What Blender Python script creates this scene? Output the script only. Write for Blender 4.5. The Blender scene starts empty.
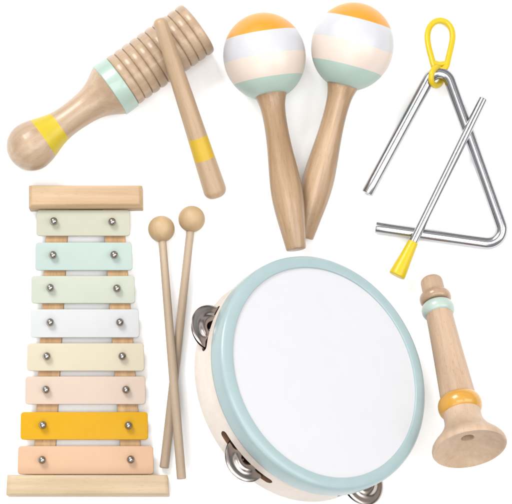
import bpy, bmesh, math, random
from mathutils import Vector, Matrix

# ------------------------------------------------------------------ camera
S = bpy.context.scene
C = S.collection
E = math.radians(80.0)                 # the camera looks down on the table, 80 degrees from level
D = 2.6
R_ = Vector((1, 0, 0)); U_ = Vector((0, math.sin(E), math.cos(E))); V_ = Vector((0, -math.cos(E), math.sin(E)))
cam_d = bpy.data.cameras.new('camera'); cam = bpy.data.objects.new('camera', cam_d); C.objects.link(cam)
cam_d.sensor_width = 36; cam_d.lens = 36 * D / 0.512; cam_d.clip_end = 100; cam_d.clip_start = 0.05
M = Matrix((R_, U_, V_)).transposed().to_4x4(); M.translation = V_ * D
cam.matrix_world = M
S.camera = cam

# ------------------------------------------------------------------ world: bright and dark bands by height, made up for the metal reflections
W = bpy.data.worlds.new('World'); S.world = W; W.use_nodes = True
nt = W.node_tree; nt.nodes.clear()
tc = nt.nodes.new('ShaderNodeTexCoord'); sep = nt.nodes.new('ShaderNodeSeparateXYZ')
ramp = nt.nodes.new('ShaderNodeValToRGB'); bg = nt.nodes.new('ShaderNodeBackground'); wo = nt.nodes.new('ShaderNodeOutputWorld')
nt.links.new(tc.outputs['Generated'], sep.inputs[0]); nt.links.new(sep.outputs['Z'], ramp.inputs[0])
nt.links.new(ramp.outputs[0], bg.inputs[0]); nt.links.new(bg.outputs[0], wo.inputs[0])
cr = ramp.color_ramp
stops = [(0.0, .04), (.20, .05), (.32, .55), (.50, .70), (.58, .12), (.68, .08), (.76, .80), (.86, .95), (.93, .35), (1.0, .12)]
cr.elements[0].position, cr.elements[0].color = stops[0][0], (stops[0][1],) * 3 + (1,)
cr.elements[1].position, cr.elements[1].color = stops[-1][0], (stops[-1][1],) * 3 + (1,)
for p, v in stops[1:-1]:
    e = cr.elements.new(p); e.color = (v, v, v, 1)
bg.inputs[1].default_value = 0.9

# ------------------------------------------------------------------ lamps: a key softbox, and unseen fills added to lift the shade
def area_lamp(name, loc, size, power, target=(0, 0, 0), sy=None):
    l = bpy.data.lights.new(name, 'AREA'); l.energy = power; l.size = size
    if sy: l.shape = 'RECTANGLE'; l.size_y = sy
    o = bpy.data.objects.new(name, l); C.objects.link(o); o.location = loc
    o.rotation_euler = (Vector(target) - Vector(loc)).to_track_quat('-Z', 'Y').to_euler()
    return o
area_lamp('softbox_key', (-1.2, 1.8, 2.2), 1.2, 58, sy=1.2)
area_lamp('fill_right', (1.9, -0.3, 2.1), 1.5, 27, sy=1.8)  # added fill from the right, brightens the sides turned from the key
area_lamp('fill_front', (-0.5, -1.9, 2.3), 1.8, 13, sy=1.0)  # added fill from the front, brightens the near ends
area_lamp('fill_top', (0.1, -0.5, 3.3), 1.7, 36, sy=1.7)  # added overhead fill near the camera, lightens the gaps between the bars

S.view_settings.view_transform = 'Standard'; S.view_settings.look = 'None'
S.view_settings.exposure = 0.55; S.view_settings.gamma = 1.0
S.cycles.max_bounces = 8

# ------------------------------------------------------------------ helpers
def pix(px, py, h=0.0):
    """the point at height h (metres) that stands at this place of the layout"""
    d = R_ * ((px - 256) / 1000) + U_ * ((252 - py) / 1000) - V_ * D
    o = V_ * D
    t = (h - o.z) / d.z
    return o + d * t
def kz(p):
    return (V_ * D - p).dot(V_) / D     # size of a millimetre of layout at this distance

def srgb(r, g, b):
    f = lambda c: (c / 255 / 12.92) if c / 255 <= .04045 else ((c / 255 + .055) / 1.055) ** 2.4
    return (f(r), f(g), f(b))

ALB = 0.498      # photographed value -> base colour of a thing lit by these lamps
def newmat(name):
    m = bpy.data.materials.new(name); m.use_nodes = True
    return m, m.node_tree, m.node_tree.nodes['Principled BSDF']

def wood(name, rgb, axis='Z', rough=.42, grain=1.0, fleck=1.0, coat=0.0, gain=ALB):
    m, t, b = newmat(name)
    c = [x * gain for x in srgb(*rgb)]
    N = t.nodes.new; L = t.links.new
    co = N('ShaderNodeTexCoord')
    oi = N('ShaderNodeObjectInfo')
    off = N('ShaderNodeVectorMath'); off.operation = 'ADD'
    rv = N('ShaderNodeVectorMath'); rv.operation = 'SCALE'; rv.inputs[0].default_value = (3.1, 5.7, 1.9)
    L(oi.outputs['Random'], rv.inputs['Scale']); L(co.outputs['Object'], off.inputs[0]); L(rv.outputs[0], off.inputs[1])
    def mapped(a, l):
        mp = N('ShaderNodeMapping')
        sc = {'Z': (a, a, l), 'X': (l, a, a), 'Y': (a, l, a)}[axis]
        mp.inputs['Scale'].default_value = sc
        L(off.outputs[0], mp.inputs[0]); return mp
    m1 = mapped(170, 9); n1 = N('ShaderNodeTexNoise'); n1.inputs['Scale'].default_value = 1; n1.inputs['Detail'].default_value = 5; n1.inputs['Roughness'].default_value = .6
    L(m1.outputs[0], n1.inputs[0])
    m2 = mapped(38, 6); n2 = N('ShaderNodeTexNoise'); n2.inputs['Scale'].default_value = 1; n2.inputs['Detail'].default_value = 2
    L(m2.outputs[0], n2.inputs[0])
    m3 = mapped(1300, 150); n3 = N('ShaderNodeTexNoise'); n3.inputs['Scale'].default_value = 1; n3.inputs['Detail'].default_value = 1
    L(m3.outputs[0], n3.inputs[0])
    r1 = N('ShaderNodeMapRange'); L(n1.outputs[0], r1.inputs[0]); r1.inputs[1].default_value = .25; r1.inputs[2].default_value = .75
    r1.inputs[3].default_value = 1 - .09 * grain; r1.inputs[4].default_value = 1 + .08 * grain
    r2 = N('ShaderNodeMapRange'); L(n2.outputs[0], r2.inputs[0]); r2.inputs[1].default_value = .3; r2.inputs[2].default_value = .7
    r2.inputs[3].default_value = 1 - .08 * grain; r2.inputs[4].default_value = 1 + .06 * grain
    r3 = N('ShaderNodeMapRange'); L(n3.outputs[0], r3.inputs[0]); r3.inputs[1].default_value = .62; r3.inputs[2].default_value = .72
    r3.inputs[3].default_value = 1; r3.inputs[4].default_value = 1 - .13 * fleck
    a1 = N('ShaderNodeMath'); a1.operation = 'MULTIPLY'; L(r1.outputs[0], a1.inputs[0]); L(r2.outputs[0], a1.inputs[1])
    a2 = N('ShaderNodeMath'); a2.operation = 'MULTIPLY'; L(a1.outputs[0], a2.inputs[0]); L(r3.outputs[0], a2.inputs[1])
    # darker grain is also redder
    g = N('ShaderNodeGamma'); g.inputs[0].default_value = (*c, 1)
    inv = N('ShaderNodeMath'); inv.operation = 'SUBTRACT'; inv.inputs[0].default_value = 2.0; L(a2.outputs[0], inv.inputs[1])
    L(inv.outputs[0], g.inputs[1])
    mx = N('ShaderNodeVectorMath'); mx.operation = 'SCALE'; L(g.outputs[0], mx.inputs[0]); L(a2.outputs[0], mx.inputs['Scale'])
    L(mx.outputs[0], b.inputs['Base Color'])
    bp = N('ShaderNodeBump'); bp.inputs['Strength'].default_value = .12; bp.inputs['Distance'].default_value = .0004
    L(a2.outputs[0], bp.inputs['Height']); L(bp.outputs[0], b.inputs['Normal'])
    b.inputs['Roughness'].default_value = rough; b.inputs['Specular IOR Level'].default_value = .35
    b.inputs['Coat Weight'].default_value = coat; b.inputs['Coat Roughness'].default_value = .12
    return m

def paint(name, rgb, rough=.4, coat=0.0, var=.03, gain=ALB, bump=.05, sss=0.0):
    m, t, b = newmat(name)
    c = [min(.95, x * gain) for x in srgb(*rgb)]
    N = t.nodes.new; L = t.links.new
    co = N('ShaderNodeTexCoord'); n = N('ShaderNodeTexNoise'); n.inputs['Scale'].default_value = 60; n.inputs['Detail'].default_value = 4
    L(co.outputs['Object'], n.inputs[0])
    r = N('ShaderNodeMapRange'); L(n.outputs[0], r.inputs[0]); r.inputs[1].default_value = .3; r.inputs[2].default_value = .7
    r.inputs[3].default_value = 1 - var; r.inputs[4].default_value = 1 + var * .5
    mx = N('ShaderNodeVectorMath'); mx.operation = 'SCALE'; mx.inputs[0].default_value = c; L(r.outputs[0], mx.inputs['Scale'])
    L(mx.outputs[0], b.inputs['Base Color'])
    n2 = N('ShaderNodeTexNoise'); n2.inputs['Scale'].default_value = 420; n2.inputs['Detail'].default_value = 3; L(co.outputs['Object'], n2.inputs[0])
    bp = N('ShaderNodeBump'); bp.inputs['Strength'].default_value = bump; bp.inputs['Distance'].default_value = .0005
    L(n2.outputs[0], bp.inputs['Height']); L(bp.outputs[0], b.inputs['Normal'])
    b.inputs['Roughness'].default_value = rough; b.inputs['Specular IOR Level'].default_value = .35
    b.inputs['Coat Weight'].default_value = coat; b.inputs['Coat Roughness'].default_value = .08
    return m

def metal(name, col, rough, bump=0.02, scale=300):
    m, t, b = newmat(name)
    b.inputs['Base Color'].default_value = (*col, 1); b.inputs['Metallic'].default_value = 1; b.inputs['Roughness'].default_value = rough
    N = t.nodes.new; L = t.links.new
    co = N('ShaderNodeTexCoord'); n = N('ShaderNodeTexNoise'); n.inputs['Scale'].default_value = scale; n.inputs['Detail'].default_value = 4
    L(co.outputs['Object'], n.inputs[0])
    r = N('ShaderNodeMapRange'); L(n.outputs[0], r.inputs[0]); r.inputs[3].default_value = rough * .7; r.inputs[4].default_value = rough * 1.5
    L(r.outputs[0], b.inputs['Roughness'])
    bp = N('ShaderNodeBump'); bp.inputs['Strength'].default_value = bump; bp.inputs['Distance'].default_value = .0003
    L(n.outputs[0], bp.inputs['Height']); L(bp.outputs[0], b.inputs['Normal'])
    return m

def link_mesh(name, bm, mats, parent=None, sharp=35, label=None, smooth=True):
    bmesh.ops.recalc_face_normals(bm, faces=bm.faces)
    me = bpy.data.meshes.new(name); bm.to_mesh(me); bm.free()
    for m in (mats if isinstance(mats, (list, tuple)) else [mats]): me.materials.append(m)
    if smooth:
        for p in me.polygons: p.use_smooth = True
        me.set_sharp_from_angle(angle=math.radians(sharp))
    o = bpy.data.objects.new(name, me); C.objects.link(o)
    if parent: o.parent = parent
    if label: o['label'] = label
    return o

def thing(name, label, cat, loc, rot=None, group=None):
    o = bpy.data.objects.new(name, None); C.objects.link(o)
    o.empty_display_size = .02
    m = (rot.to_4x4() if rot else Matrix.Identity(4)); m.translation = loc
    o.matrix_world = m
    o['label'] = label; o['category'] = cat
    if group: o['group'] = group
    return o

def axis_rot(d, up=Vector((0, 0, 1))):
    z = d.normalized(); x = up.cross(z).normalized(); y = z.cross(x)
    return Matrix((x, y, z)).transposed()

def crom(pts, n=8):
    """smooth curve through (s, r[, material]) points"""
    out = []
    P = [pts[0]] + list(pts) + [pts[-1]]
    for i in range(1, len(P) - 2):
        a, b, c, d = P[i - 1], P[i], P[i + 1], P[i + 2]
        for k in range(n):
            t = k / n
            f = lambda j: .5 * (2 * b[j] + (c[j] - a[j]) * t + (2 * a[j] - 5 * b[j] + 4 * c[j] - d[j]) * t * t + (3 * b[j] - a[j] - 3 * c[j] + d[j]) * t ** 3)
            out.append(tuple(f(j) for j in range(len(b))))
    out.append(tuple(pts[-1]))
    return out

def arc(s, r, rr, a0, a1, n=6):
    """rounded edge: centre (s, r), radius rr, degrees; 0 = along +s, 90 = outwards"""
    return [(s + rr * math.cos(math.radians(a0 + (a1 - a0) * k / n)), r + rr * math.sin(math.radians(a0 + (a1 - a0) * k / n))) for k in range(n + 1)]

def lathe(prof, scale=(.001, .001), seg=96, matf=None, closed=False, mm=None):
    """prof: (s, r) in mm, turned about local z. matf(s) -> material index"""
    bm = bmesh.new(); rings = []
    for s, r in prof:
        z, q = s * scale[0], max(r, 0) * scale[1]
        if q < 1e-7: rings.append([bm.verts.new((0, 0, z))])
        else: rings.append([bm.verts.new((q * math.cos(2 * math.pi * k / seg), q * math.sin(2 * math.pi * k / seg), z)) for k in range(seg)])
    pairs = list(zip(range(len(rings) - 1), range(1, len(rings))))
    if closed: pairs.append((len(rings) - 1, 0))
    for i, j in pairs:
        a, b = rings[i], rings[j]
        if len(a) == 1 and len(b) == 1: continue
        mi = matf((prof[i][0] + prof[j][0]) / 2) if matf else 0
        for k in range(seg):
            k2 = (k + 1) % seg
            if len(a) == 1: f = bm.faces.new((a[0], b[k], b[k2]))
            elif len(b) == 1: f = bm.faces.new((a[k], a[k2], b[0]))
            else: f = bm.faces.new((a[k], b[k], b[k2], a[k2]))
            f.material_index = mi
    return bm

def tube(path, rad, seg=24, closed=False, caps=True, bm=None, bev=0.0):
    """path: Vectors (m); rad: number or list (m)"""
    bm = bm or bmesh.new()
    n = len(path); rads = rad if isinstance(rad, (list, tuple)) else [rad] * n
    path = list(path); rads = list(rads)
    if bev and not closed:
        d0 = (path[1] - path[0]).normalized(); d1 = (path[-1] - path[-2]).normalized()
        pa = [path[0] + d0 * (bev * (1 - math.cos(a))) for a in (0, .5, 1.0, math.pi / 2)]
        ra = [rads[0] - bev * (1 - math.sin(a)) for a in (0, .5, 1.0, math.pi / 2)]
        pb = [path[-1] - d1 * (bev * (1 - math.cos(a))) for a in (math.pi / 2, 1.0, .5, 0)]
        rb = [rads[-1] - bev * (1 - math.sin(a)) for a in (math.pi / 2, 1.0, .5, 0)]
        path = pa + path[1:-1] + pb; rads = ra + rads[1:-1] + rb; n = len(path)
    T = []
    for i in range(n):
        a = path[(i - 1) % n] if (closed or i > 0) else path[i]
        b = path[(i + 1) % n] if (closed or i < n - 1) else path[i]
        T.append((b - a).normalized())
    up = Vector((0, 0, 1)) if abs(T[0].z) < .8 else Vector((1, 0, 0))
    x = up.cross(T[0]).normalized(); rings = []
    for i in range(n):
        x = (x - T[i] * x.dot(T[i])).normalized(); y = T[i].cross(x)
        rings.append([bm.verts.new(path[i] + (x * math.cos(2 * math.pi * k / seg) + y * math.sin(2 * math.pi * k / seg)) * rads[i]) for k in range(seg)])
    m = n if closed else n - 1
    for i in range(m):
        a, b = rings[i], rings[(i + 1) % n]
        shift = 0
        if closed and i == n - 1:
            shift = min(range(seg), key=lambda s: (a[0].co - b[s].co).length)
        for k in range(seg):
            bm.faces.new((a[k], b[(k + shift) % seg], b[(k + 1 + shift) % seg], a[(k + 1) % seg]))
    if caps and not closed:
        bm.faces.new(rings[0]); bm.faces.new(rings[-1])
    return bm

def fillet(pts, radii, n=10):
    """polyline with rounded corners; pts Vectors, radii per inner corner"""
    out = [pts[0]]
    for i in range(1, len(pts) - 1):
        p, a, b = pts[i], (pts[i - 1] - pts[i]).normalized(), (pts[i + 1] - pts[i]).normalized()
        half = a.angle(b) / 2; Rr = radii[i - 1]
        t = Rr / math.tan(half); c = p + (a + b).normalized() * (Rr / math.sin(half))
        s, e = p + a * t - c, p + b * t - c
        ang = s.angle(e); ax = s.cross(e).normalized()
        for k in range(n + 1):
            out.append(c + Matrix.Rotation(ang * k / n, 3, ax) @ s)
    out.append(pts[-1])
    return out

def lin(a, b, n):
    return [a.lerp(b, k / (n - 1)) for k in range(n)]

def poly_offset(P, d):
    n = len(P); out = []
    for i in range(n):
        a, b, c = P[i - 1], P[i], P[(i + 1) % n]
        e1 = (b - a).normalized(); e2 = (c - b).normalized()
        n1 = Vector((-e1.y, e1.x)); n2 = Vector((-e2.y, e2.x)); m = (n1 + n2)
        m = m / max(m.length_squared, .3) * 2
        out.append(b + m * d)
    return out
def round_poly(P, r, n=5):
    q = [Vector((p[0], p[1], 0)) for p in P]
    out = []
    for i in range(len(q)):
        f = fillet([q[i - 1], q[i], q[(i + 1) % len(q)]], [r], n)[1:-1]
        out += [Vector((v.x, v.y)) for v in f]
    return out
def prism(P, z0, z1, bev, bm=None):
    """P: counter-clockwise outline; top and bottom edges bevelled"""
    bm = bm or bmesh.new(); rings = []
    steps = []
    for k in range(4):
        a = math.pi / 2 * k / 3; steps.append((z0 + bev * (1 - math.sin(a)), bev * (1 - math.cos(a))))
    steps = [(z0 + bev * (1 - math.cos(a)), bev * (1 - math.sin(a))) for a in (0, .52, 1.05, math.pi / 2)]
    steps += [(z1 - bev * (1 - math.sin(a)), bev * (1 - math.cos(a))) for a in (0, .52, 1.05, math.pi / 2)]
    # side: bottom bevel goes out, top bevel goes in
    steps = [(z0, bev), (z0 + bev * .3, bev * .3), (z0 + bev, 0), (z1 - bev, 0), (z1 - bev * .5, bev * .13), (z1 - bev * .13, bev * .5), (z1, bev)]
    for z, ins in steps:
        rings.append([bm.verts.new((p.x, p.y, z)) for p in poly_offset(P, ins)])
    for a, b in zip(rings, rings[1:]):
        for k in range(len(a)):
            k2 = (k + 1) % len(a); bm.faces.new((a[k], a[k2], b[k2], b[k]))
    bm.faces.new(list(reversed(rings[0]))); bm.faces.new(rings[-1])
    return bm

# ------------------------------------------------------------------ materials
M_wood_guiro = wood('lacquered_beech', (221, 189, 157), rough=.38, coat=.2, grain=.9, fleck=.5)
M_wood_stick = wood('stick_beech', (224, 191, 154), rough=.45, coat=.1, grain=.7, fleck=.5)
M_wood_maraca = wood('handle_beech', (211, 175, 137), rough=.38, coat=.2, grain=1.3, fleck=.6)
M_wood_block = wood('block_beech', (230, 195, 154), axis='X', rough=.55, grain=.9, fleck=.4)
M_wood_block2 = wood('pale_block_beech', (242, 214, 177), axis='X', rough=.55, grain=.9, fleck=.4)
M_wood_rail = wood('rail_pine', (226, 182, 132), axis='Y', rough=.6, grain=1.1)
M_wood_mallet = wood('mallet_birch', (228, 193, 148), rough=.5, grain=.5, fleck=.3)
M_wood_shaft = wood('shaft_birch', (222, 197, 168), rough=.5, grain=.6, fleck=.4)
M_wood_flute = wood('flute_beech', (226, 192, 160), rough=.5, grain=1.0, fleck=.9)
M_wood_bell = wood('flute_bell_beech', (236, 203, 172), rough=.5, grain=.6, fleck=.7)
M_wood_ring = wood('ring_beech', (216, 180, 148), rough=.35, coat=.4, grain=.8)
M_frame = wood('drum_frame_maple', (255, 242, 230), rough=.55, grain=.35, fleck=.15, axis='X', gain=.58)
M_mint = paint('mint_paint', (205, 230, 216), rough=.35, coat=.3)
M_yellow = paint('yellow_paint', (243, 214, 48), rough=.42, coat=.1)
M_yellow2 = paint('deep_yellow_paint', (248, 205, 60), rough=.45)
M_orange = paint('orange_paint', (255, 176, 56), rough=.38, gain=.54, coat=.05)
M_white = paint('white_paint', (236, 236, 240), rough=.36, gain=.54, var=.02, coat=.1)
M_peach = paint('peach_paint', (255, 237, 223), rough=.36, coat=.1, gain=.555, var=.02)
M_mint2 = paint('mint_gloss_paint', (208, 233, 219), rough=.38, gain=.5, coat=.05)
M_flute_mint = paint('pale_mint_paint', (212, 232, 220), rough=.35, coat=.3)
M_flute_orange = paint('ochre_paint', (243, 180, 72), rough=.3, coat=.4)
M_blue = paint('pale_blue_paint', (193, 216, 218), rough=.38, coat=.25, bump=.03)
M_skin = paint('drum_skin', (245, 245, 248), rough=.9, var=.012, bump=.04, gain=.52)
M_skin.node_tree.nodes['Principled BSDF'].inputs['Specular IOR Level'].default_value = .08
M_plastic = paint('yellow_plastic', (246, 212, 34), rough=.35, var=.02, gain=.54)
M_grip = paint('yellow_rubber', (252, 218, 20), rough=.35, var=.02, gain=.52)
M_chrome = metal('chrome', (.38, .38, .395), .17, bump=.01)
M_nut = metal('nickel_nut', (.40, .36, .33), .1)
M_jingle = metal('jingle_nickel', (.36, .31, .285), .2, bump=.15, scale=160)
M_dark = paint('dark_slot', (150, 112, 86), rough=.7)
M_floor = bpy.data.materials.new('white_sweep'); M_floor.use_nodes = True
fb = M_floor.node_tree.nodes['Principled BSDF']
fn = M_floor.node_tree.nodes.new('ShaderNodeTexNoise'); fn.inputs['Scale'].default_value = 3
fr = M_floor.node_tree.nodes.new('ShaderNodeMapRange'); fr.inputs[3].default_value = .93; fr.inputs[4].default_value = .95
M_floor.node_tree.links.new(fn.outputs[0], fr.inputs[0]); M_floor.node_tree.links.new(fr.outputs[0], fb.inputs['Base Color'])
fb.inputs['Roughness'].default_value = .8; fb.inputs['Specular IOR Level'].default_value = .1

# ------------------------------------------------------------------ the white table top
bm = bmesh.new()
bmesh.ops.create_grid(bm, x_segments=24, y_segments=24, size=4)
floor = link_mesh('tabletop', bm, M_floor, smooth=False)
floor['kind'] = 'structure'; floor['label'] = 'plain white seamless surface under all the instruments'

# ------------------------------------------------------------------ guiro (ridged clapper)
A = pix(31.5, 146, .0248); B = pix(198, 27.5, .0290)
LEN = 204.4; f = (B - A).length * 1000 / LEN
g = thing('guiro', 'ridged wooden guiro with bulbous handle, yellow band and mint collar', 'guiro', A, axis_rot(B - A))
prof = [(-24.8 * math.cos(a), 24.8 * math.sin(a)) for a in [math.pi / 2 * k / 16 for k in range(17)]]
prof = [(s, r) for s, r in prof if s < -1]
body = crom([(0, 24.8), (8, 23.6), (16, 21.2), (24, 18.4), (34, 15.9), (46, 15.0), (60, 15.6), (70, 16.8), (79, 19.4), (87, 23.4), (93, 27.0), (95.5, 28.2)], 6)
prof = prof + [(s * f, r) for s, r in body] + [(95.5 * f, 20)]
ya, yb = 13.7 * f, 34 * f
# put exact stripe borders into the profile
def insert_s(prof, s0):
    for i in range(len(prof) - 1):
        a, b = prof[i], prof[i + 1]
        if (a[0] - s0) * (b[0] - s0) < 0:
            t = (s0 - a[0]) / (b[0] - a[0]); return prof[:i + 1] + [(s0, a[1] + (b[1] - a[1]) * t)] + prof[i + 1:]
    return prof
prof = insert_s(insert_s(prof, ya), yb)
prof[0] = (prof[0][0], 0)
link_mesh('handle', lathe(prof, matf=lambda s: 1 if ya < s < yb else 0), [M_wood_guiro, M_yellow], g)
c0, c1 = 95.2 * f, 110.6 * f
prof = [(c0, 20)] + arc(c0 + 1, 28.6, 1, 180, 90, 4) + arc(c1 - 1, 28.4, 1, 90, 0, 4) + [(c1, 20)]
link_mesh('collar', lathe(prof), M_mint, g, label='mint green collar')
prof = [(c1 - 3, 20)]
nr = 10; s0 = c1 - .2; s1 = 204.5 * f; pit = (s1 - s0) / nr
for i in range(nr):
    R0 = 28.4 + .8 * i / nr
    for k in range(14):
        t = k / 13
        q = abs(2 * t - 1)
        prof.append((s0 + pit * (i + t), R0 - 2.2 + 2.2 * math.sqrt(max(0, 1 - q ** 2.2))))
prof += [(s1 + .4, 25.4), (s1 + .6, 24.0), (s1, 22), (s1 - 14, 20.5), (s1 - 40, 20), (s1 - 40, 0)]
link_mesh('ridged_barrel', lathe(prof, seg=128), M_wood_guiro, g, sharp=50)

# striker stick, leaning on the barrel
A = pix(160.5, 23.5, .0800); B = pix(214.5, 189.5, .0118)
L3 = (B - A).length * 1000; st = thing('striker_stick', 'tapered wooden striker stick with yellow band, leaning across the guiro', 'stick', A, axis_rot(B - A))
ns = lambda y: (y - 23.5) / (189.5 - 23.5) * L3
ks = kz(A)
prof = [(-5.6 * math.cos(a) * 1.0, 6.9 * math.sin(a) ** .8) for a in [math.pi / 2 * k / 10 for k in range(11)]]
prof[0] = (prof[0][0], 0)
prof += [(L3 * t, 6.9 + 4.6 * t ** .95) for t in [k / 24 for k in range(1, 25)]]
prof += [(L3 + 8.5 * math.sin(a), 11.5 * math.cos(a) ** .62) for a in [math.pi / 2 * k / 12 for k in range(1, 13)]]
prof[-1] = (prof[-1][0], 0)
ya, yb = ns(136.5), ns(158.5)
prof = insert_s(insert_s(prof, ya), yb)
link_mesh('stick', lathe(prof, seg=72, matf=lambda s: 1 if ya < s < yb else 0), [M_wood_stick, M_yellow2], st)

# ------------------------------------------------------------------ maracas
def maraca(hx, hy, ex, ey, he, bands, label):
    A = pix(hx, hy, .0420); B = pix(ex, ey, he)
    f = (B - A).length / (Vector((ex - hx, ey - hy)).length * .001)
    Lp = Vector((ex - hx, ey - hy)).length
    k = kz(A)
    t = thing('maraca', label, 'maraca', A, axis_rot(B - A), 'pair of maracas')
    phi = math.acos(min(1, 1 / f * k))
    Rx = 41.3 * k; Ra = 43.2 * k; Rb = 45.5 * k
    prof = []
    for i in range(61):
        a = math.pi * i / 60
        s = -math.cos(a); s *= Ra if s < 0 else Rb
        r = Rx * math.sin(a)
        if s > 0 and r < 15 * k: break
        prof.append((s, r))
    prof[0] = (prof[0][0], 0)
    prof.append((prof[-1][0] - .5, 10))
    bs = [b * k for b in bands]
    bm = lathe(prof, seg=128)
    # the stripes are painted a little askew of the handle's line
    axw = (B - A).normalized(); flat = (axw - V_ * axw.dot(V_)).normalized()
    nl = (axis_rot(B - A).transposed() @ axw.lerp(flat, .8)).normalized()
    for b in bs:
        bmesh.ops.bisect_plane(bm, geom=bm.verts[:] + bm.edges[:] + bm.faces[:], plane_co=nl * b * .001, plane_no=nl, dist=1e-7)
    for fc in bm.faces:
        q = fc.calc_center_median().dot(nl) * 1000
        fc.material_index = sum(q > b for b in bs)
    link_mesh('head', bm, [M_orange, M_white, M_peach, M_mint2], t)
    h0 = 40.5
    hp = [(h0, 16.2), (46, 14.2), (54, 12.4), (66, 11.6), (80, 11.7), (96, 12.6), (115, 14.3), (134, 15.7), (148, 15.6), (162, 14.4), (178, 12.3), (Lp - 1, 9.9)]
    prof = [((h0 - 1) * k, 8)] + [(s * k + (s - h0) * (f - k), r * k) for s, r in crom(hp, 6)]
    e = prof[-1][0]; r = prof[-1][1]
    prof += [(e + .9, r - .35), (e + 1.3, r - 1.2), (e + 1.5, 0)]
    link_mesh('handle', lathe(prof, seg=72), M_wood_maraca, t)
    return t
maraca(352.6, 45.5, 303.5, 237.5, .0108, (-24.5, -.5, 22.5), 'right-hand striped maraca, its wooden handle tucked beneath the other one')
maraca(264.4, 55.6, 296.2, 250.0, .0400, (-21.0, 2.5, 24.5), 'left-hand striped maraca, its wooden handle lying over the other one')

# ------------------------------------------------------------------ triangle
hT = .0062
P0, P1, P2, P3 = pix(367, 193.6, hT), pix(441.3, 56, .018), pix(508.8, 246.6, hT), pix(375.6, 227.4, hT)
root = pix(440, 150, 0)
tr = thing('triangle', 'chrome steel triangle with open corner and yellow hanging loop', 'triangle', root)
path = fillet([P0, P1, P2, P3], [.0118, .0145], 14)
full = []
for a, b in zip(path, path[1:]):
    n = max(1, int((b - a).length / .012)); full += [a.lerp(b, k / n) for k in range(n)]
full.append(path[-1])
link_mesh('rod', tube([p - root for p in full], .0060, seg=40, bev=.0008), M_chrome, tr)
zl = .0165
apex = min(full, key=lambda p: -p.y)
loop = [(440, 20.5), (446.5, 22.5), (451.2, 28.5), (452.6, 37), (451.0, 47), (448.6, 57), (446.5, 66), (443, 69.5), (440.3, 70), (437, 69.5), (434.0, 66.5), (431.2, 57), (428.6, 47), (427.3, 37), (429.0, 28.5), (433.8, 22.5)]
lp = []
cl = loop + loop[:3]; P = [loop[-1]] + cl
for i in range(1, len(loop) + 1):
    a, b, c, d = P[i - 1], P[i], P[i + 1], P[(i + 2) if i + 2 < len(P) else 2]
    for k in range(5):
        t = k / 5
        q = [.5 * (2 * b[j] + (c[j] - a[j]) * t + (2 * a[j] - 5 * b[j] + 4 * c[j] - d[j]) * t * t + (3 * b[j] - a[j] - 3 * c[j] + d[j]) * t ** 3) for j in (0, 1)]
        h = .0042 + max(0, (q[1] - 20)) / 50 * .014
        lp.append(pix(q[0], q[1], h) - root)
bml = tube(lp, .0031, seg=20, closed=True)
# crossbar of the loop
tube([pix(432.6, 63.2, .0165) - root, pix(440, 64.2, .0168) - root, pix(447.8, 63.0, .0165) - root], .0026, seg=16, bm=bml)
# the eye that goes round the rod
ec = apex - root + Vector((-.0013, -.0034, .0004)); ring = []
ex = (R_ * .56 - V_ * .83).normalized(); ey = (U_ * .98 + R_ * .12).normalized()
for k in range(40):
    a = 2 * math.pi * k / 40
    ring.append(ec + ex * (.0112 * math.cos(a)) + ey * (.0092 * math.sin(a)))
tube(ring, .0030, seg=20, closed=True, bm=bml)
link_mesh('hanging_loop', bml, M_plastic, tr, sharp=60)

# beater
A = pix(483.4, 98.5, .0190); G = pix(411.9, 241.5, .0163); B = pix(396.6, 276.0, .0150)
bt = thing('triangle_beater', 'thin chrome beater with yellow rubber grip, laid across the triangle', 'beater', A, axis_rot(B - A))
L1 = (G - A).length * 1000; L2 = (B - A).length * 1000
prof = [(0, 0), (0, 3.4)] + arc(.9, 3.5, .9, 180, 90, 4) + [(L1 * t, 4.4) for t in (.25, .5, .75)] + [(L1 + 3, 4.4)]
link_mesh('rod', lathe(prof, seg=40), M_chrome, bt)
prof = [(L1 - .6, 0), (L1 - .6, 4.2)] + crom([(L1, 5.0), (L1 + 2, 5.3), (L1 + 14, 6.3), (L1 + 26, 7.5), (L2 - 2, 8.3)], 4) + arc(L2 - 1.4, 7.0, 1.4, 70, 0, 4) + [(L2 - .3, 4), (L2 - .3, 0)]
link_mesh('grip', lathe(prof, seg=48), M_grip, bt)

# ------------------------------------------------------------------ xylophone
root = pix(88, 340, 0)
xy = thing('xylophone', 'eight-bar pastel xylophone on two beech rails and end blocks', 'xylophone', root)
def loc2(px, py, h): v = pix(px, py, h) - root; return Vector((v.x, v.y))
def end_block(tl, tr_, bl, br, h, inx0, inx1, inf, inb, mat, label):
    """outline of the widest level (pixel corners), height h, chamfers at the ends, front and back"""
    bm = bmesh.new()
    zc = h * .80
    base = [loc2(*bl, zc), loc2(*br, zc), loc2(*tr_, zc), loc2(*tl, zc)]
    top = [base[0] + Vector((inx0, inf)), base[1] + Vector((-inx1, inf)), base[2] + Vector((-inx1, -inb)), base[3] + Vector((inx0, -inb))]
    r0 = [bm.verts.new((p.x, p.y, 0)) for p in base]; r1 = [bm.verts.new((p.x, p.y, h - min(inf, .004))) for p in base]; r2 = [bm.verts.new((p.x, p.y, h)) for p in top]
    for a, b in ((r0, r1), (r1, r2)):
        for k in range(4):
            bm.faces.new((a[k], a[(k + 1) % 4], b[(k + 1) % 4], b[k]))
    bm.faces.new(list(reversed(r0))); bm.faces.new(r2)
    bmesh.ops.bevel(bm, geom=list(bm.edges), offset=.0007, segments=3, affect='EDGES', profile=.5)
    link_mesh('end_block', bm, mat, xy, label=label, sharp=50)
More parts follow.
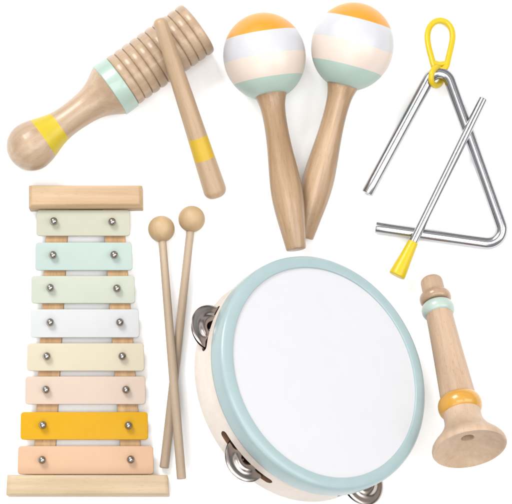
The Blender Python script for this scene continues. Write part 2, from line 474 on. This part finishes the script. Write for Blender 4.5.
end_block((28.8, 185.6), (142.4, 185.6), (28.8, 208.6), (142.6, 208.0), .020, .0034, .0034, .0036, .0008, M_wood_block, 'shorter end block behind the smallest bar')
end_block((7.6, 475.2), (167.6, 475.2), (6.4, 495.2), (169.0, 495.2), .024, .0044, .0030, .0014, .0008, M_wood_block2, 'longer pale end block in front of the largest bar')
zr = .0085
for (ax, bx, w, lab) in ((58.3, 43.4, 10.6, 'left'), (112.6, 132.6, 10.2, 'right')):
    Pq = [loc2(bx - w, 476, zr), loc2(bx + w, 476, zr), loc2(ax + w, 207, zr), loc2(ax - w, 207, zr)]
    link_mesh('rail', prism(Pq, 0, zr, .0005), M_wood_rail, xy)
bars = [
 ((36.6, 130.0), (36.2, 130.0), 210.0, 235.8, (53.8, 221.5), (112.2, 222.0), (222, 221, 198), 'pale sage bar'),
 ((35.6, 131.8), (35.0, 132.4), 242.4, 270.2, (53.0, 255.2), (114.2, 255.0), (212, 231, 222), 'pale blue-green bar'),
 ((31.4, 134.6), (31.0, 135.0), 275.8, 303.2, (50.2, 288.0), (117.0, 288.6), (226, 232, 213), 'pale green bar'),
 ((30.8, 138.6), (30.4, 139.4), 309.2, 337.4, (50.2, 322.5), (120.0, 322.5), (242, 243, 243), 'white bar'),
 ((27.4, 143.6), (26.8, 144.4), 343.2, 370.8, (46.8, 356.4), (122.4, 356.4), (247, 234, 206), 'cream bar'),
 ((25.4, 145.2), (25.0, 145.6), 376.4, 404.2, (46.0, 389.8), (126.1, 389.8), (248, 224, 204), 'pale peach bar'),
 ((20.8, 147.6), (20.4, 148.0), 412.0, 439.6, (42.9, 425.2), (128.6, 425.6), (250, 188, 0), 'bright yellow bar'),
 ((18.2, 153.0), (17.6, 153.6), 446.0, 474.2, (42.2, 460.0), (130.8, 459.6), (252, 207, 170), 'salmon pink bar')]
zb0, zb1 = .0092, .0117
rnd = random.Random(4)
for (xt, xb, y0, y1, nl, nr_, col, lab) in bars:
    mat = paint(lab.replace(' ', '_') + '_enamel', col, rough=.45, var=.02, bump=.12)
    mat.node_tree.nodes['Principled BSDF'].inputs['Specular IOR Level'].default_value = .2
    Pq = round_poly([loc2(xb[0], y1, zb1), loc2(xb[1], y1, zb1), loc2(xt[1], y0, zb1), loc2(xt[0], y0, zb1)], .0030)
    link_mesh('bar', prism(Pq, zb0, zb1, .0005), mat, xy, label=lab, sharp=60)
    for (nx, ny) in (nl, nr_):
        q = pix(nx, ny, zb1 + .0030) - root
        z = zb1 * 1000
        prof = [(z - .2, 0), (z - .2, 2.9), (z + 1.2, 2.7)]
        prof += [(z + 4.2 - 4.0 * math.cos(a), 4.0 * math.sin(a)) for a in [math.radians(42 + 138 * k / 20) for k in range(21)]]
        prof[-1] = (prof[-1][0], 0)
        o = link_mesh('nut', lathe(prof, seg=40), M_nut, xy, sharp=40)
        o.location = (q.x, q.y, 0)

# ------------------------------------------------------------------ mallets
def mallet(hx, hy, hh, ex, ey, he, label):
    A = pix(hx, hy, hh); B = pix(ex, ey, he)
    t = thing('mallet', label, 'mallet', A, axis_rot(B - A), 'pair of xylophone mallets')
    L3 = (B - A).length * 1000
    prof = [(-13.3 * math.cos(a), 13.3 * math.sin(a)) for a in [math.pi * k / 40 for k in range(38)]]
    prof[0] = (prof[0][0], 0)
    prof += [(13.0, 4.1), (12.4, 3)]
    link_mesh('head', lathe(prof, seg=72), M_wood_mallet, t)
    prof = [(8, 0), (8, 3.9), (60, 4.1), (120, 4.3), (L3 - 1, 4.55), (L3 - .3, 4.3), (L3, 3.7), (L3, 0)]
    link_mesh('shaft', lathe(prof, seg=40), M_wood_shaft, t)
mallet(191.7, 219, .0134, 164.2, 468.0, .0048, 'round-headed mallet with the higher head, its shaft ending nearer the xylophone')
mallet(161.4, 229, .0134, 181.6, 479.0, .0205, 'round-headed mallet with the lower head, its shaft crossing towards the tambourine')

# ------------------------------------------------------------------ tambourine
nC = Vector((.532, .324, 0)); nC.z = math.sqrt(1 - nC.length_squared)
nW = (R_ * nC.x + U_ * nC.y + V_ * nC.z).normalized()
Cc = pix(326.0, 371.5, .118); k = kz(Cc)
zax = nW
mn = (R_ * .854 + U_ * .52); mn = (mn - zax * mn.dot(zax)).normalized()      # towards the upper right
mj = zax.cross(mn)
rot = Matrix((mn, mj, zax)).transposed()
td = thing('tambourine', 'large tambourine with white drum skin, pale blue rim and cream jingle frame', 'tambourine', Cc, rot)
kk = .001 * k * 1.011
DEP = 57.0; SL = 38.5
# blue rim (turned)
prof = [(1.0, 108.3)] + [(1.0 - .6, 108.9)][:0] + [(1.4, 108.9)] + [(1.6, 110.5)] + [(1.2, 114)] + arc(-4.2, 115.6, 5.2, 80, 0, 1)[:0]
prof = [(-1.5, 108.2), (.1, 108.3), (.9, 108.8), (1.1, 109.6), (1.1, 114.0), (.8, 117.6), (0, 119.6), (-1.6, 121.0), (-4, 121.7), (-9, 121.8), (-17.5, 121.8), (-19.2, 121.5), (-19.9, 120.4), (-19.9, 112), (-1.5, 112)]
link_mesh('rim', lathe(prof, scale=(kk, kk), seg=192, closed=True), M_blue, td, sharp=50)
prof = [(-.7, 0), (-.7, 30), (-.7, 60), (-.7, 90), (-.7, 109.5), (-1.9, 109.5), (-1.9, 60), (-1.9, 0)]
link_mesh('drum_skin', lathe(prof, scale=(kk, kk), seg=128), M_skin, td)
# cream frame, slots cut through the wall
fo = [(-19.8, 110.3), (-19.8, 118.2), (-24, 118.2), (-32, 118.2), (-44, 118.2), (-55.5, 118.2), (-56.6, 117.8), (-57, 117.0), (-57, 112), (-56.6, 110.7), (-55.5, 110.3), (-38, 110.3)]
frame = link_mesh('frame', lathe(fo, scale=(kk, kk), seg=288, closed=True), [M_frame, M_dark], td, sharp=40)
jth = [-91.5, -165, -236, -316, -21]
cut = bmesh.new()
for th in jth:
    n = 28; half = 13.0 if th == -236 else 17.5; hw = 4.2
    grid = []
    for i in range(n + 1):
        u = -math.cos(math.pi * i / n)      # denser at the ends
        d = (1 - abs(u)) * half * math.pi / 180 * 120
        h_ = hw if d > hw else math.sqrt(max(hw * hw - (hw - d) ** 2, .02))
        a = math.radians(th + half * u)
        col = []
        for rr, z in ((106, -SL + h_), (126, -SL + h_), (126, -SL - h_), (106, -SL - h_)):
            col.append(cut.verts.new((rr * kk * math.cos(a), rr * kk * math.sin(a), z * kk)))
        grid.append(col)
    for a, b in zip(grid, grid[1:]):
        for q in range(4):
            cut.faces.new((a[q], a[(q + 1) % 4], b[(q + 1) % 4], b[q]))
    cut.faces.new(grid[0]); cut.faces.new(list(reversed(grid[-1])))
bmesh.ops.recalc_face_normals(cut, faces=cut.faces)
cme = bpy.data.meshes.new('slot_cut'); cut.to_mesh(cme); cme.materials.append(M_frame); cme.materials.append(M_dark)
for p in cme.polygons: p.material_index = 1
co = bpy.data.objects.new('slot_cut', cme); C.objects.link(co); co.parent = td
bpy.context.view_layer.update()
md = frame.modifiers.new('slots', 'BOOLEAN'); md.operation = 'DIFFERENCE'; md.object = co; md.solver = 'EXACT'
try: md.material_mode = 'INDEX'
except Exception: pass
dg = bpy.context.evaluated_depsgraph_get(); dg.update()
nm = bpy.data.meshes.new_from_object(frame.evaluated_get(dg))
frame.modifiers.clear(); frame.data = nm
for p in nm.polygons: p.use_smooth = True
nm.set_sharp_from_angle(angle=math.radians(40))
bpy.data.objects.remove(co)
# jingles: pairs of pressed discs on a pin
def disc(z, flip, r=23.5):
    s = -1 if flip else 1
    pr = [(0, 1.6), (0, 4.0), (1.2, 5.6), (2.6, 7.2), (3.2, 9.6), (2.9, 12.0), (1.7, 13.8), (.9, 15.2), (.7, 17.6), (1.0, 20.2), (.7, r - .8), (.1, r), (-.3, r - .1), (-.1, r - 1.4), (.3, 20), (.1, 17), (.3, 15), (1.1, 13.6), (2.3, 11.8), (2.6, 9.6), (2.0, 7.6), (.6, 6.0), (-.5, 4.0), (-.5, 1.6)]
    return [(z + s * a, b) for a, b in pr]
for i, th in enumerate(jth):
    a = math.radians(th); ctr = Vector((114.5 * kk * math.cos(a), 114.5 * kk * math.sin(a), 0))
    if i == 0:
        j1 = link_mesh('jingle', lathe(disc(-SL + 1.6, False), scale=(kk, kk), seg=72, closed=True), M_jingle, td, sharp=60)
        j2 = link_mesh('jingle', lathe(disc(-SL - 1.6, True), scale=(kk, kk), seg=72, closed=True), M_jingle, td, sharp=60)
        pn = link_mesh('pin', lathe([(-SL - 12, 0), (-SL - 12, 1.3), (-SL + 12, 1.3), (-SL + 12, 0)], scale=(kk, kk), seg=16), M_nut, td)
        js = (j1, j2, pn)
    else:
        js = []
        for o in (j1, j2, pn):
            c = o.copy(); C.objects.link(c); c.parent = td; js.append(c)
    for q, o in enumerate(js):
        o.location = ctr + (Vector((math.cos(a), math.sin(a), 0)) * (.0012 * (1 if q == 0 else -.4)) if q < 2 else Vector())
        if q < 2: o.rotation_euler = (0, 0, a)

# ------------------------------------------------------------------ flute
phi = math.radians(36)
A = pix(431.0, 278.8, .011)
Lpx = Vector((470.4 - 431.5, 447 - 281.5)).length
B = pix(470.2, 450, .090)
dirn = (B - A).normalized()
fl = thing('toy_flute', 'turned wooden toy flute with mint ring, ochre ring and flared bell', 'flute', A, axis_rot(dirn))
F = (B - A).length * 1000 / 170.0; kf = .965
def fm(p): return [(s * F, r * kf) for s, r in p]
mp_ = [(0, 0), (0, 7.5), (.5, 9.6), (1.6, 10.8), (3.5, 11.4), (8, 11.5), (17, 11.6), (17, 8)]
link_mesh('mouthpiece', lathe(fm(mp_), seg=72), M_wood_flute, fl)
def bead(s, r, hw, mat, name, label, inner=8):
    pr = [(s - hw, inner)] + [(s - hw * math.cos(a), r - hw * .95 + hw * .95 * math.sin(a) ** .8) for a in [math.pi * q / 18 for q in range(19)]] + [(s + hw, inner)]
    link_mesh(name, lathe(fm(pr), seg=96), mat, fl, label=label, sharp=50)
bead(20.3, 16.4, 4.6, M_wood_ring, 'bead', 'natural wood bead')
bead(31.8, 17.0, 5.8, M_flute_mint, 'bead', 'pale mint bead')
bp_ = [(36, 8), (36.5, 13.4)] + crom([(38, 13.7), (60, 14.6), (90, 16.2), (112, 17.5), (122, 18)], 5) + [(122.5, 8)]
link_mesh('body', lathe(fm(bp_), seg=96), M_wood_flute, fl)
bead(127.5, 22.4, 8.2, M_flute_orange, 'bead', 'glossy ochre bead')
be = [(133, 10), (133, 19.0)] + crom([(136, 18.9), (142, 19.2), (147, 21.0), (152, 24.6), (156.5, 29.2), (160.5, 33.8), (163.8, 36.6)], 6) + [(166.0, 37.5), (168.2, 37.6), (169.3, 36.8)]
be += crom([(168.9, 35.4), (165.0, 30), (161.2, 20), (159.4, 11), (159.0, 7.2)], 5) + [(158.6, 6.4), (157.8, 6.2), (140, 6.0), (140, 0)]
link_mesh('bell', lathe(fm(be), seg=128), M_wood_bell, fl, sharp=50)
